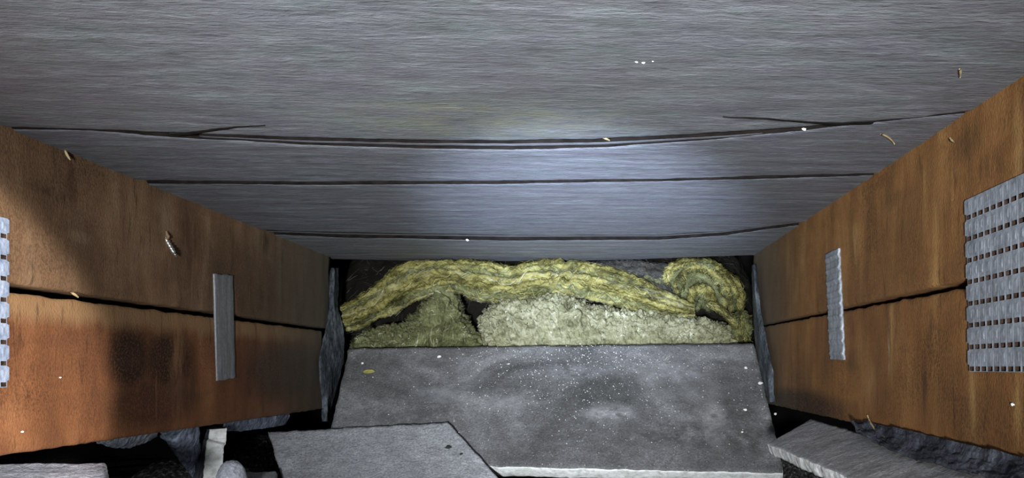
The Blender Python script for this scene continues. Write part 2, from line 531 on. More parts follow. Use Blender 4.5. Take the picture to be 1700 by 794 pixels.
def edge_curve(pts):
    q = [on_ceiling(*p) for p in pts]
    xs = np.array([a for a, b in q])
    ys = np.array([b for a, b in q])
    return lambda x: np.interp(x, xs, ys)


E0b = edge_curve([(40, 213), (150, 215), (310, 220), (500, 226), (700, 230), (850, 231), (1000, 228), (1200, 218), (1350, 209), (1450, 202), (1600, 188)])
E0c = edge_curve([(330, 224), (500, 231.5), (700, 236), (850, 237), (1000, 234.5), (1200, 224), (1330, 213)])
E0d = edge_curve([(330, 225.5), (500, 234.5), (700, 240), (850, 241), (1000, 238.5), (1200, 227), (1330, 214.5)])
E1a = edge_curve([(40, 215.5), (150, 218), (250, 226), (500, 241), (700, 248.5), (850, 250), (1000, 246.5), (1200, 232), (1350, 215), (1450, 204.5), (1600, 190)])
E1b = edge_curve([(250, 301.5), (500, 303.5), (850, 301.5), (1100, 298.5), (1300, 293.5), (1450, 289)])
E2a = edge_curve([(250, 305), (500, 307.5), (850, 305), (1100, 301), (1300, 296), (1450, 291)])
E2b = edge_curve([(440, 383), (560, 387), (850, 391), (1100, 391), (1200, 385), (1330, 369)])
E2c = edge_curve([(440, 385), (560, 389), (850, 393), (1100, 392.5), (1200, 386.5), (1330, 370)])
E2d = edge_curve([(440, 386.5), (560, 391), (850, 395.5), (1100, 394.5), (1200, 388), (1330, 371)])
E3a = edge_curve([(440, 389), (560, 394.5), (850, 400), (1100, 398.5), (1200, 391.5), (1330, 373.5)])
E3b = edge_curve([(552, 431), (700, 434), (850, 434.5), (1050, 432), (1250, 424)])

ceiling_me = solid('ceiling', bilin([(-.60, -.75, CZ + .185), (.42, -.75, CZ + .185), (.42, 1.12, CZ + .185), (-.60, 1.12, CZ + .185)], 2, 2),
                   bilin([(-.60, -.75, CZ + .200), (.42, -.75, CZ + .200), (.42, 1.12, CZ + .200), (-.60, 1.12, CZ + .200)], 2, 2))
ceiling = link('ceiling', ceiling_me, [M['dirt'], M['dirt']], kind='structure')


def plank(fa, fb, mats, sag, seed, nv=40, x0=-.398, x1=.218, wear=.004):
    nu = 240
    x = np.linspace(x0, x1, nu)[:, None]
    ya, yb = fa(x[:, 0])[:, None], fb(x[:, 0])[:, None]
    ya = ya + .0011 * fbm(x * 45, seed, 0., 3) + .0007 * fbm(x * 250, seed, 4., 2)
    yb = yb + .0011 * fbm(x * 45, seed + 5, 0., 3) + .0007 * fbm(x * 250, seed + 5, 4., 2)
    wd = yb - ya
    e = np.array([0, .0008, .0022, .0040, .008])
    m_ = np.linspace(.012, .988, nv)[None, :] + 0 * wd
    v = np.concatenate([e[None, :] / wd, m_, 1 - e[::-1][None, :] / wd], 1)
    v = np.sort(v, axis=1)
    y = ya + wd * v
    X = x + 0 * y
    xm = (X - XL) / (XR - XL) * 2 - 1
    z = CZ + ceil_h(X, y) - sag * np.clip(1 - xm ** 2, 0, 1)
    z = z + .0007 * fbm(X * 7, y * 60 + seed, 1., 3) + .0003 * fbm(X * 40, y * 300, seed, 2)
    rim = np.minimum(y - ya, yb - y)
    z = z + .0022 * np.exp(-rim / .0015)
    low = np.stack([X, y, z], -1)
    up = np.stack([X, y, 0 * y + CZ + .184], -1)
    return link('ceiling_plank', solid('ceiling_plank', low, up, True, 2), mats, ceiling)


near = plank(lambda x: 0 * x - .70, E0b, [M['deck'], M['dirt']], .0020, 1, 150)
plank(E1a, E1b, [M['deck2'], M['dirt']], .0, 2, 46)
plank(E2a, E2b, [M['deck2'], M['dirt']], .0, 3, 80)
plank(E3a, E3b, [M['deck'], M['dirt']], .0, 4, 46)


def tongue(fa, fb, x0, x1, up, seed):
    """the tongue of a board, seen as a thin strip inside the joint"""
    x = np.linspace(x0, x1, 160)[:, None]
    v = np.linspace(0, 1, 6)[None, :]
    ya, yb = fa(x[:, 0])[:, None], fb(x[:, 0])[:, None]
    y = ya + (yb - ya) * v + .0003 * fbm(x * 90, seed, 0., 3)
    X = x + 0 * y
    z = CZ + ceil_h(X, y) + up + .0002 * fbm(X * 60, y * 60, seed, 2)
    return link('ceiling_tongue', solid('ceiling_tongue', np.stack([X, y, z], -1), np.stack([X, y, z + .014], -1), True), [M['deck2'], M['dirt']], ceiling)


tongue(E0c, E0d, -.27, .10, -.0008, 3.)
tongue(E2c, E2d, -.395, .215, .0012, 7.)


def split(pts, wid):
    """a dark split running into the near board"""
    T, B = [], []
    n = 40
    P_ = resample_px(pts, n)
    for i in range(n):
        q = i / (n - 1)
        x, y = on_ceiling(P_[i][0], P_[i][1])
        hw = wid * (1 - q) ** .8 / 2 + .0001
        y += .0008 * float(fbm(q * 9, wid * 1e4, 0., 2))
        xm = (x - XL) / (XR - XL) * 2 - 1
        z = CZ + ceil_h(x, y) - .0020 * max(0, 1 - xm ** 2) - .0006
        T.append([(x, y - hw, z), (x, y, z - .0001), (x, y + hw, z)])
        B.append([(x, y - hw, z + .002), (x, y, z + .002), (x, y + hw, z + .002)])
    return link('split', solid('split', np.array(T), np.array(B)), [M['dirt'], M['dirt']], near)


def resample_px(pts, n):
    p = np.array(pts, float)
    q = np.linspace(0, len(p) - 1, n)
    return np.stack([np.interp(q, np.arange(len(p)), p[:, k]) for k in range(2)], -1)


split([(285, 220), (320, 217), (350, 212), (395, 206), (440, 203)], .0050)
split([(1450, 201), (1385, 203), (1330, 198), (1270, 193), (1200, 189)], .0050)

# ------------------------------------------------------------------ setting: floor and walls
nu, nv = 330, 300
xs = np.concatenate([np.linspace(-1.6, -.62, 30), np.linspace(-.61, .4, 260), np.linspace(.42, 1.4, 40)])
ys = np.concatenate([np.linspace(-.8, .3, 30), np.linspace(.31, 1.25, 240), np.linspace(1.27, 2.0, 30)])
X, Y = np.meshgrid(xs, ys, indexing='ij')
H = .012 + .010 * fbm(X * 9, Y * 9, 0., 3)
for (cx, cy, r, h) in ((-.455, 1.00, .075, .114), (-.46, .82, .085, .104), (.20, .62, .07, .06), (.245, .98, .07, .10), (-.385, 1.10, .06, .07), (-.05, .84, .16, .012), (-.43, .52, .08, .055)):
    H = np.maximum(H, h * np.exp(-((X - cx) ** 2 + (Y - cy) ** 2) / (2 * (r * .7) ** 2)))
H = H + .0035 * fbm(X * 60, Y * 60, 1., 2) + .0022 * fbm(X * 200, Y * 200, 2., 2)
V = np.stack([X, Y, H], -1).reshape(-1, 3)
link('floor', mesh('floor', V.tolist(), grid_faces(len(xs), len(ys))), M['soil'], kind='structure')
for nm, c in (('wall_back', [(-1.6, 1.62, -.02), (1.4, 1.62, -.02), (1.4, 1.62, .9), (-1.6, 1.62, .9)]),
              ('wall_left', [(-1.55, -.8, -.02), (-1.55, 1.62, -.02), (-1.55, 1.62, .9), (-1.55, -.8, .9)]),
              ('wall_right', [(1.35, 1.62, -.02), (1.35, -.8, -.02), (1.35, -.8, .9), (1.35, 1.62, .9)])):
    g = bilin(c, 20, 10)
    off = np.array({'wall_back': (0, .08, 0), 'wall_left': (-.08, 0, 0), 'wall_right': (.08, 0, 0)}[nm])
    g2 = g + off * .0
    link(nm, solid(nm, g2 + off * .04 * pn(g[..., 0] * 9, g[..., 1] * 9, g[..., 2] * 9)[..., None], g + off), [M['wall'], M['wall']], kind='structure')


# ------------------------------------------------------------------ joists
def beam(name, side, y0, y1, zb, zt, mat, parent, seed, th=.045, bow=0.):
    """inner face at x = XL or XR; zb, zt are (z at y0, z at y1); chipped arrises"""
    nu, nv = 300, 34
    y = np.linspace(y0, y1, nu)[:, None]
    v = np.linspace(0, 1, nv)
    v = np.sort(np.concatenate([[.006, .016, .984, .994], v]))[None, :]
    t_ = (y - y0) / (y1 - y0)
    b = zb[0] + (zb[1] - zb[0]) * t_ + .0010 * fbm(y * 50, seed, 0., 3) + .0006 * fbm(y * 220, seed, 0., 2)
    tp = zt[0] + (zt[1] - zt[0]) * t_ + .0014 * fbm(y * 50, seed + 9, 0., 3) + .0006 * fbm(y * 220, seed + 9, 0., 2)
    z = CZ + b + (tp - b) * v
    Yg = y + 0 * z
    Yg = Yg + .003 * fbm(z * 40, seed, 2., 3) * np.clip((t_ - .97) / .03, 0, 1)
    rim = np.minimum(v, 1 - v) * np.abs(tp - b)
    sgn = 1 if side < 0 else -1
    face = (XL if side < 0 else XR)
    X = face + sgn * (.0006 * fbm(Yg * 30, z * 12, seed, 3) + .00025 * fbm(Yg * 300, z * 120, seed, 2) - .0018 * np.exp(-rim / .0013))
    inner = np.stack([X, Yg, z], -1)
    outer = np.stack([0 * X + face - sgn * th, Yg, z], -1)
    return link(name, solid(name, inner, outer, True), [mat, mat], parent)


jl = empty('timber_joist', (XL - .022, .4, CZ - .057), 'reddish brown split timber joist on the left, with a screw point poking out', 'joist')
jr = empty('timber_joist', (XR + .022, .4, CZ - .047), 'orange brown split timber joist on the right, with large punched plate', 'joist')
beam('upper_timber', -1, -.70, 1.092, (.0545, .0550), (.165, .165), M['joist_lu'], jl, 1)
beam('lower_timber', -1, -.70, 1.065, (-.057, -.0575), (.0475, .0500), M['joist_ll'], jl, 2)
beam('upper_timber', 1, -.70, 1.097, (.0380, .0580), (.165, .168), M['joist_ru'], jr, 3)
beam('lower_timber', 1, -.70, 1.085, (-.047, -.0475), (.0315, .0545), M['joist_rl'], jr, 4)


def punched_plate(name, side, ya, yb, z0, z1, rows, cols, mat, parent, tilt=0.):
    """steel nail plate with real punched slots and the bent teeth behind; ya is the edge far from the lens"""
    face = (XL if side < 0 else XR)
    sg = 1 if side < 0 else -1
    V, Fc, dark = [], [], set()
    dz = (z1 - z0) / rows
    dy = (yb - ya) / cols

    def P(a, b, h):   # a along the length, b up
        V.append((face + sg * h, a + tilt * (b - z0), CZ + b))
        return len(V) - 1
    T = .0020
    for r in range(rows):
        for c in range(cols):
            a0, a1 = ya + c * dy, ya + (c + 1) * dy
            b0, b1 = z0 + r * dz, z0 + (r + 1) * dz
            ha, hb = .15, (.03, .24)
            ia0, ia1 = a0 + dy * ha, a1 - dy * ha
            ib0, ib1 = b0 + dz * hb[0], b0 + dz * hb[1]
            jj = .0003 * random.uniform(-1, 1)
            o = [P(a0, b0, T), P(a1, b0, T), P(a1, b1, T), P(a0, b1, T)]
            i = [P(ia0, ib0, T + .0002), P(ia1, ib0, T + .0002), P(ia1, ib1, T + .0002), P(ia0, ib1, T + .0002)]
            k = [P(ia0, ib0, .0003), P(ia1, ib0, .0003), P(ia1, ib1, .0003), P(ia0, ib1, .0003)]
            # a pressed bead above each slot
            p0, p1 = b0 + dz * .42, b0 + dz * .86
            e = [P(a0 + dy * .3, p0, T + .0001), P(a1 - dy * .3, p0, T + .0001), P(a1 - dy * .3, p1, T + .0001), P(a0 + dy * .3, p1, T + .0001)]
            q = [P(a0 + dy * .42, p0 + dz * .08, T + .00032 + jj * .5), P(a1 - dy * .42, p0 + dz * .08, T + .00032 + jj * .5), P(a1 - dy * .42, p1 - dz * .08, T + .0003), P(a0 + dy * .42, p1 - dz * .08, T + .0003)]
            for m in range(4):
                n = (m + 1) % 4
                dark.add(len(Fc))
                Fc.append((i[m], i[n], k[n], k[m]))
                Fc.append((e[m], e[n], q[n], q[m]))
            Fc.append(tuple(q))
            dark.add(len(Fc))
            Fc.append(tuple(k))  # added slot floor, coloured dark like the depth of a hole
            Fc.append((o[0], o[1], i[1], i[0]))
            Fc.append((o[1], o[2], e[2], e[1], i[2], i[1]))
            Fc.append((i[3], i[2], e[1], e[0]))
            Fc.append((o[2], o[3], e[3], e[2]))
            Fc.append((o[3], o[0], i[0], i[3], e[0], e[3]))
    # rim with a notch at every row on both long edges
    for (aa, s_) in ((ya, -1), (yb, 1)):
        for r in range(rows):
            b0, b1 = z0 + (r + .3) * dz, z0 + (r + 1) * dz
            w_ = abs(dy) * .28 * (1 if (yb > ya) == (s_ > 0) else -1)
            p = [P(aa, b0, T), P(aa + w_, b0 + dz * .05, T), P(aa + w_, b1 - dz * .05, T), P(aa, b1, T)]
            b = [P(aa, b0, 0), P(aa + w_, b0 + dz * .05, 0), P(aa + w_, b1 - dz * .05, 0), P(aa, b1, 0)]
            Fc.append(tuple(p))
            for m in range(3): Fc.append((p[m], p[m + 1], b[m + 1], b[m]))
    for (b_) in (z0, z1):
        Fc.append((P(ya, b_, T), P(yb, b_, T), P(yb, b_, 0), P(ya, b_, 0)))
    for a_ in (ya, yb):
        Fc.append((P(a_, z0, T), P(a_, z1, T), P(a_, z1, 0), P(a_, z0, 0)))
    import bmesh
    me = bpy.data.meshes.new(name)
    me.from_pydata(V, [], Fc)
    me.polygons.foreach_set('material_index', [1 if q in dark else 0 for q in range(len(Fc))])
    bm = bmesh.new()
    bm.from_mesh(me)
    bmesh.ops.remove_doubles(bm, verts=bm.verts, dist=1e-6)
    bmesh.ops.recalc_face_normals(bm, faces=bm.faces)
    bm.to_mesh(me)
    bm.free()
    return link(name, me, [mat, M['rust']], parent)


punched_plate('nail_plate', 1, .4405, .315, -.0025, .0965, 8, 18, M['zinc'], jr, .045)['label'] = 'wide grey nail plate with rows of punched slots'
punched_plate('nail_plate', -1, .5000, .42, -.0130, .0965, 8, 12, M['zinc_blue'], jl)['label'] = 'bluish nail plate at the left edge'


def strap(side, c, mat, parent, ribs, label, seed):
    """narrow steel strap; c = four (y, z) corners: top far, top near, bottom near, bottom far"""
    face = (XL if side < 0 else XR)
    sg = 1 if side < 0 else -1
    g = bilin([(0, *p) for p in c], 26, 120)
    y, z = g[..., 1], g[..., 2]
    v = np.linspace(0, 1, 120)[None, :]
    u = np.linspace(-1, 1, 26)[:, None]
    h = .0022 + .0003 * fbm(y * 200, z * 60, seed, 3)
    if ribs:
        ph = v * ribs + .12 * fbm(v * 9, seed, 0., 2)
        h = h + .0009 * np.exp(-((ph % 1 - .5) / .10) ** 2) - .0006 * np.exp(-((ph % 1 - .8) / .06) ** 2)
        y = y + .0010 * np.sign(u) * np.abs(u) ** 12 * np.exp(-((ph % 1 - .5) / .16) ** 2)
    else:
        h = h + .00012 * np.cos(u * math.pi * 3.1) + .0002 * fbm(u * 3, v * 2.5, seed, 3)
    h = h - .0006 * np.abs(u) ** 14
    z = z + .0012 * fbm(u * 2, v * 0 + seed, 0., 2) * np.abs(2 * v - 1) ** 20
    top = np.stack([face + sg * h, y, CZ + z], -1)
    bot = np.stack([0 * h + face + sg * -.0002, y, CZ + z], -1)
    return link('steel_strap', solid('steel_strap', top, bot, True), [mat, mat], parent, label=label)


strap(1, [(.7315, .1065), (.689, .1065), (.674, .0065), (.7165, .0075)], M['zinc'], jr, 9, 'narrow ribbed steel strap bridging the crack', 1.)
strap(-1, [(.8045, .0955), (.7656, .0930), (.7716, -.0138), (.810, -.0110)], M['zinc_dull'], jl, 0, 'narrow plain grey steel strap bridging the crack', 5.)


# screw point sticking out of the left joist
def screw():
    p0, p1 = at(274, 392, .685), at(284, 427, .690)
    p0.x, p1.x = XL - .002, XL + .006
    ax = (p1 - p0)
    L = ax.length
    ax.normalize()
    e1 = ax.orthogonal().normalized()
    e2 = ax.cross(e1)
    V, n, m = [], 90, 14
    for i in range(n):
        s = i / (n - 1)
        taper = 1 if s < .72 else max(.04, 1 - (s - .72) / .28)
        for j in range(m):
            a = 2 * math.pi * j / m
            ph = (s * 8 - j / m) % 1
            r = .0019 * taper + .0010 * taper ** .5 * max(0, 1 - abs(ph - .5) / .22)
            V.append(p0 + ax * (L * s) + e1 * (r * math.cos(a)) + e2 * (r * math.sin(a)))
    f = grid_faces(n, m, True)
    f.append(tuple(range(m - 1, -1, -1)))
    f.append(tuple((n - 1) * m + j for j in range(m)))
    return link('screw', mesh('screw', V, f), M['screw'], jl, label='bright steel screw point poking down out of the timber')


screw()


# splintered rim of the screw hole
def splinter(name, a, b, w_, mat, parent=None, bend=.15, **kw):
    a, b = Vector(a), Vector(b)
    ax = (b - a)
    L = ax.length
    ax.normalize()
    e1 = ax.orthogonal().normalized()
    e2 = ax.cross(e1)
    V, n, m = [], 9, 6
    for i in range(n):
        s = i / (n - 1)
        r = w_ * (.35 + .65 * math.sin(math.pi * min(1, s * .8 + .15)))
        cc = a + ax * (L * s) + e1 * (L * bend * s * (1 - s))
        for j in range(m):
            t_ = 2 * math.pi * j / m
            V.append(cc + e1 * (r * math.cos(t_)) + e2 * (r * .5 * math.sin(t_)))
    f = grid_faces(n, m, True)
    f.append(tuple(range(m - 1, -1, -1)))
    f.append(tuple((n - 1) * m + j for j in range(m)))
    return link(name, mesh(name, V, f), mat, parent, **kw)


for k, (a, b) in enumerate((((268, 386), (277, 396)), ((284, 384), (275, 395)), ((272, 398), (281, 391)))):
    pa, pb = at(*a, .684), at(*b, .684)
    pa.x, pb.x = XL + .0005, XL + .003
    splinter('splinter', pa, pb, .0012, M['joist_lu'], jl)


# ------------------------------------------------------------------ grey boards
panel_c = [at(537, 768, .935), at(1301, 786, .893), at(1252, 570, 1.062), at(580, 578, 1.062)]
slab('cement_board', panel_c, .021, [M['panel'], M['core']], .0045, .0006, .0016, 2.,
     label='large dusty dark grey board leaning against the insulation, white broken front edge', cat='board')
slab('cement_board', [at(487, 850, .866), at(878, 850, .858), at(744, 702, .953), at(445, 718, .954)], .010, [M['board'], M['core_dirty']], .003, .0010, .0016, 5.,
     label='ribbed grey board lying over the lower left corner of the large dark board', cat='board')
slab('cement_board', [at(1274, 737, .742), at(1346, 696, .792), at(1752, 812, .362), at(1548, 850, .40)], .011, [M['board_dark'], M['core']], .003, .0005, .0020, 8.,
     label='broken grey board with pale left edge lying below the right joist', cat='board')
slab('cement_board', [at(-120, 840, .47), at(186, 836, .47), at(172, 768, .56), at(-60, 770, .56)], .014, [M['board_bright'], M['core']], .003, .0010, .0016, 11.,
     label='brightly lit pale board in the lower left corner under the left joist', cat='board')
slab('cement_board', [at(386, 838, .80), at(452, 838, .80), at(459, 783, .875), at(394, 784, .875)], .010, [M['board'], M['core_dirty']], .003, .0008, .002, 14.,
     label='small flat grey board scrap between the pale upright strip and the ribbed board', cat='board')

# pale upright strip under the left joist
def upright():
    d = .778
    tl, tr = at(344, 714, d), at(373, 712, d)
    bl, br = at(334, 818, d - .03), at(366, 818, d - .03)
    u = np.array([0, .06, .3, .6, .94, 1.])
    n = 40
    s = np.linspace(0, 1, n)[:, None]
    front, back = [], []
    for i in range(n):
        q = i / (n - 1)
        L_, R_ = tl.lerp(bl, q), tr.lerp(br, q)
        rowf, rowb = [], []
        for k, a in enumerate(u):
            p = L_.lerp(R_, a)
            p.x += .0008 * float(fbm(q * 14, a * 3, 1., 2)) * (1 if k in (0, 5) else 0)
            cut = .0035 if q < .16 + .10 * a else 0.               # slanted chip out of the top
            p.y += .0007 * float(fbm(q * 20, a * 6, 2., 2)) + cut
            if k in (0, 5): p.y += .0008
            rowf.append(p)
            rowb.append(Vector((L_.lerp(R_, a).x - .027, p.y + .024, L_.lerp(R_, a).z)))
        front.append(rowf)
        back.append(rowb)
    me = solid('board_strip', np.array([[list(p) for p in r] for r in front]), np.array([[list(p) for p in r] for r in back]))
    return link('board_strip', me, [M['core'], M['felt_dark']], label='pale narrow board strip standing upright with its top under the left joist', cat='board strip')


upright()


def lump(name, cen, rad, mat, seed, amp=.18, **kw):
    n, m = 40, 56
    th = np.linspace(0.001, math.pi - .001, n)[:, None]
    ph = np.linspace(0, 2 * math.pi, m, endpoint=False)[None, :]
    d = np.stack([np.sin(th) * np.cos(ph), np.sin(th) * np.sin(ph), np.cos(th) + 0 * ph], -1)
    r = 1 + amp * fbm(d[..., 0] * 1.6 + seed, d[..., 1] * 1.6, d[..., 2] * 1.6, 3)
    V = np.array(cen) + d * r[..., None] * np.array(rad)
    return link(name, mesh(name, V.reshape(-1, 3).tolist(), [tuple(reversed(q)) for q in grid_faces(n, m, True)]), mat, **kw)


c = at(384, 800, .765)
lump('stone', c, (.014, .016, .021), M['board_bright'], 3., .07, label='small rounded pale stone right beside the upright strip', cat='stone')


# ------------------------------------------------------------------ membrane scraps
def sheet(name, rows, mat, amp, seed, th=.0016, **kw):
    """a crumpled sheet from rows of points (each row the same count)"""
    A = np.array([[list(p) for p in r] for r in rows])
    # resample
    ru, rv = 70, 40
    a = np.linspace(0, A.shape[0] - 1, ru)
    b = np.linspace(0, A.shape[1] - 1, rv)
    i0 = np.minimum(a.astype(int), A.shape[0] - 2)
    j0 = np.minimum(b.astype(int), A.shape[1] - 2)
    fa, fb = (a - i0)[:, None, None], (b - j0)[None, :, None]
    G = (A[i0][:, j0] * (1 - fa) * (1 - fb) + A[i0 + 1][:, j0] * fa * (1 - fb) + A[i0][:, j0 + 1] * (1 - fa) * fb + A[i0 + 1][:, j0 + 1] * fa * fb)
    du = np.gradient(G, axis=0)
    dv = np.gradient(G, axis=1)
    nn = np.cross(du, dv)
    nn /= np.linalg.norm(nn, axis=-1, keepdims=True) + 1e-9
    h = amp * (fbm(G[..., 0] * 45 + seed, G[..., 1] * 45, G[..., 2] * 45, 3) + .5 * fbm(G[..., 0] * 200, G[..., 1] * 200 + seed, G[..., 2] * 200, 2))
    top = G + nn * (h + th)[..., None]
    bot = G + nn * h[..., None]
    return link(name, solid(name, top, bot, True), [mat, mat], **kw)


def face_pt(px, py, x):
    d = x * F / (px - VX)
    return at(px, py, d)


rows = []
for yl, xl_, xm_, xr_ in ((445, 550, 553, 560), (510, 546, 553, 560), (535, 543, 556, 567), (565, 536, 553, 571), (600, 528, 548, 569), (635, 531, 545, 560), (665, 534, 542, 551), (700, 537, 540, 545)):
    rows.append([face_pt(xl_, yl, -.386), face_pt(xm_, yl, -.381), at(xr_, yl, 1.105 if xr_ > 552 else 1.09)])
sheet('torn_membrane', rows, M['felt'], .0016, 3., label='torn grey membrane flap hanging at the far end of the left joist', cat='membrane')
rows = []
for yl, xl_, xr_ in ((440, 1250, 1254), (490, 1251, 1259), (540, 1253, 1268), (570, 1256, 1274), (615, 1264, 1284), (645, 1271, 1285), (668, 1277, 1284)):
    rows.append([at(xl_, yl, 1.085 - (yl - 440) * .0004), face_pt((xl_ + xr_) / 2, yl, .2015), face_pt(xr_, yl, .2055)])
sheet('torn_membrane', rows, M['felt'], .0010, 9., label='narrow grey membrane strip at the far end of the right joist', cat='membrane')
# pale shreds below the left joist
low = [(160, 737), (185, 743), (215, 745), (240, 736), (262, 726)]
rows = []
for px, yl in low:
    yt = 757 - .138 * px - 3
    rows.append([face_pt(px, yt, -.394), face_pt(px, (yt + yl) / 2, -.396), face_pt(px, yl, -.401)])
sheet('torn_membrane', rows, M['felt_pale'], .0016, 15., label='short pale membrane shred hanging below the left joist, nearest the lower left corner', cat='membrane')
low = [(266, 724), (278, 736), (296, 764), (318, 790), (326, 800), (331, 770)]
rows = []
for px, yl in low:
    yt = 757 - .138 * px - 3
    rows.append([face_pt(px, yt, -.394), face_pt(px, (yt + yl) / 2, -.404), face_pt(px, yl, -.412)])
sheet('torn_membrane', rows, M['felt_blue'], .0022, 19., label='bluish grey membrane drooping below the left joist just left of the upright strip', cat='membrane')
low = [(372, 716), (400, 717), (430, 712), (455, 710), (472, 706), (481, 694)]
rows = []
for px, yl in low:
    yt = 757 - .138 * px - 3
    rows.append([face_pt(px, yt, -.394), face_pt(px, (yt + yl) / 2, -.396), face_pt(px, yl, -.400)])
sheet('torn_membrane', rows, M['felt_blue'], .0018, 23., label='thin grey membrane shred under the left joist, right of the upright strip', cat='membrane')
# dark crumpled membrane along the foot of the right joist
rows = []
for px, ya, yb in ((1418, 697, 700), (1440, 701, 722), (1490, 711, 750), (1550, 724, 768), (1620, 742, 786), (1700, 760, 806), (1800, 784, 832)):
    rows.append([face_pt(px, ya, .2068), face_pt(px - 1, ya * .55 + yb * .45, .2035), face_pt(px - 4, yb, .196)])
sheet('torn_membrane', rows, M['felt_dark'], .0034, 27., label='dark crumpled membrane between the right joist and the broken board below it', cat='membrane')


# ------------------------------------------------------------------ mineral wool
def resample(pts, n):
    p = np.array(pts, float)
    s = np.concatenate([[0], np.cumsum(np.linalg.norm(np.diff(p, axis=0), axis=1))])
    q = np.linspace(0, s[-1], n)
    return np.stack([np.interp(q, s, p[:, k]) for k in range(2)], -1)


def smooth1(a, k):
    for _ in range(k):
        b = a.copy()
        b[1:-1] = (a[:-2] + 2 * a[1:-1] + a[2:]) / 4
        a = b
    return a


def wool(name, top, bot, d, bulge, mat, layers=0, amp=.003, clump=.0, seed=0., nu=260, nv=160, paired=True, depth_fn=None, kink=None, **kw):
    """a wool body whose outline runs along `top` and back along `bot`; returns object and its front surface grid"""
    T = smooth1(resample(top, nu), 3)
    B = smooth1(resample(bot, nu), 3)
    u = np.linspace(0, 1, nu)
    endt = np.clip(np.minimum(u, 1 - u) / .06, 0, 1) ** .5
    mid, half = (T + B) / 2, (T - B) / 2
    th = np.linspace(0, 2 * math.pi, nv, endpoint=False)
    ct, stt = np.cos(th), np.sin(th)
    ctt = np.sign(ct) * np.abs(ct) ** .75
    st2 = np.sign(stt) * np.abs(stt) ** .6
    px = mid[:, None, :] + half[:, None, :] * ctt[None, :, None] * endt[:, None, None]
    dd = d - bulge * st2[None, :] * endt[:, None]
    if depth_fn is not None: dd = dd + depth_fn(u)[:, None]
    G = np.stack([(px[..., 0] - VX) * dd / F, dd, CZ - (px[..., 1] - VY) * dd / F], -1)
    du = np.gradient(G, axis=0)
    dv = (np.roll(G, -1, 1) - np.roll(G, 1, 1)) / 2
    nn = np.cross(dv, du)
    nn /= np.linalg.norm(nn, axis=-1, keepdims=True) + 1e-9
    cen = G.mean(1, keepdims=True)
    if (nn * (G - cen)).sum() < 0: nn = -nn
    X, Y, Z = G[..., 0], G[..., 1], G[..., 2]
    h = amp * .9 * fbm(X * 40 + seed, Y * 40, Z * 40, 3)
    if layers:
        vv = (ctt[None, :] + 1) / 2 + 0 * u[:, None]
        wv = .55 * fbm(u[:, None] * 7 + seed, vv * 3, 0., 3) + (kink(u)[:, None] * pn(u[:, None] * 60, vv * 4, seed) if kink else 0)
        L = (vv + wv * .30) * layers
        rid = 1 - np.abs((L % 1) * 2 - 1)
        wgt = .35 + .65 * np.clip(.5 + .9 * pn(u[:, None] * 12, np.floor(L) * 3.7, seed), 0, 1)
        h = h + amp * 1.5 * (rid ** .7 - .5) * wgt
        h = h + amp * .5 * fbm(u[:, None] * 30, L * 1.7, seed + 3., 3)
    if clump:
        h = h + clump * (.9 - 1.6 * np.abs(fbm(X * 80 + seed, Y * 80, Z * 95, 3))) + clump * .5 * fbm(X * 260, Y * 260 + seed, Z * 260, 2)
    G = G + nn * h[..., None]
    V = G.reshape(-1, 3)
    f = grid_faces(nu, nv, True)
    f.append(tuple(range(nv)))
    f.append(tuple((nu - 1) * nv + j for j in range(nv - 1, -1, -1)))
    o = link(name, mesh(name, V.tolist(), f), mat, **kw)
    return o, G, nn


def fibres(parent, G, nn, mat, n, length, width, lift, wander=.02, along=True, seed=0):
    """loose fibres lying on the front of a wool body: one uncountable part"""
    r = np.random.default_rng(seed + 100)
    nu, nv = G.shape[:2]
    k = 7
    s = np.linspace(-.5, .5, k)[None, :]
    u0 = r.random(n)[:, None]
    v0 = (r.random(n)[:, None] * .56 - .03)             # front half
    ln = length * (.4 + r.random(n)[:, None])
    if along:
        uu = u0 + s * ln
        vv = v0 + wander * r.normal(size=(n, 1)) * s * 2 + wander * .5 * np.sin(s * 9 * r.random((n, 1)) + r.random((n, 1)) * 6)
    else:
        a = r.normal(size=(n, 1)) * .7
        asp = nu / nv * .6
        uu = u0 + s * ln * np.cos(a) + ln * .4 * r.normal(size=(n, 1)) * s * s
        vv = v0 + s * ln * asp * np.sin(a) + ln * .4 * r.normal(size=(n, 1)) * s * s
    uu = np.clip(uu, 0.004, .996) * (nu - 1)
    vv = (vv % 1) * nv
    i0 = np.minimum(uu.astype(int), nu - 2)
    j0 = vv.astype(int) % nv
    fu, fv = (uu - i0)[..., None], (vv - np.floor(vv))[..., None]
    j1 = (j0 + 1) % nv

    def ev(A): return (A[i0, j0] * (1 - fu) * (1 - fv) + A[i0 + 1, j0] * fu * (1 - fv) + A[i0, j1] * (1 - fu) * fv + A[i0 + 1, j1] * fu * fv)
    P, N = ev(G), ev(nn)
    lf = lift * (r.random((n, 1)) ** 2 * (1 + 2 * np.abs(s) * r.random((n, 1)))) + .0002
    P = P + N * lf[..., None] + r.normal(size=P.shape) * width * .25
    T = np.gradient(P, axis=1)
    W = np.cross(T, N)
    W /= np.linalg.norm(W, axis=-1, keepdims=True) + 1e-9
    W = W + N * r.normal(size=(n, 1, 1)) * .5
    ww = (width * (.5 + r.random((n, 1))) * np.sqrt(np.clip(1 - (2 * s) ** 2, .08, 1)))[..., None]
    a, b = P - W * ww * .5, P + W * ww * .5
    V = np.stack([a, b], 2).reshape(-1, 3)
    base = (np.arange(n) * 2 * k)[:, None] + (np.arange(k - 1) * 2)[None, :]
    q = np.stack([base, base + 1, base + 3, base + 2], -1).reshape(-1, 4)
    return link('loose_fibres', mesh('loose_fibres', V.tolist(), q.tolist()), mat, parent, kind='stuff')


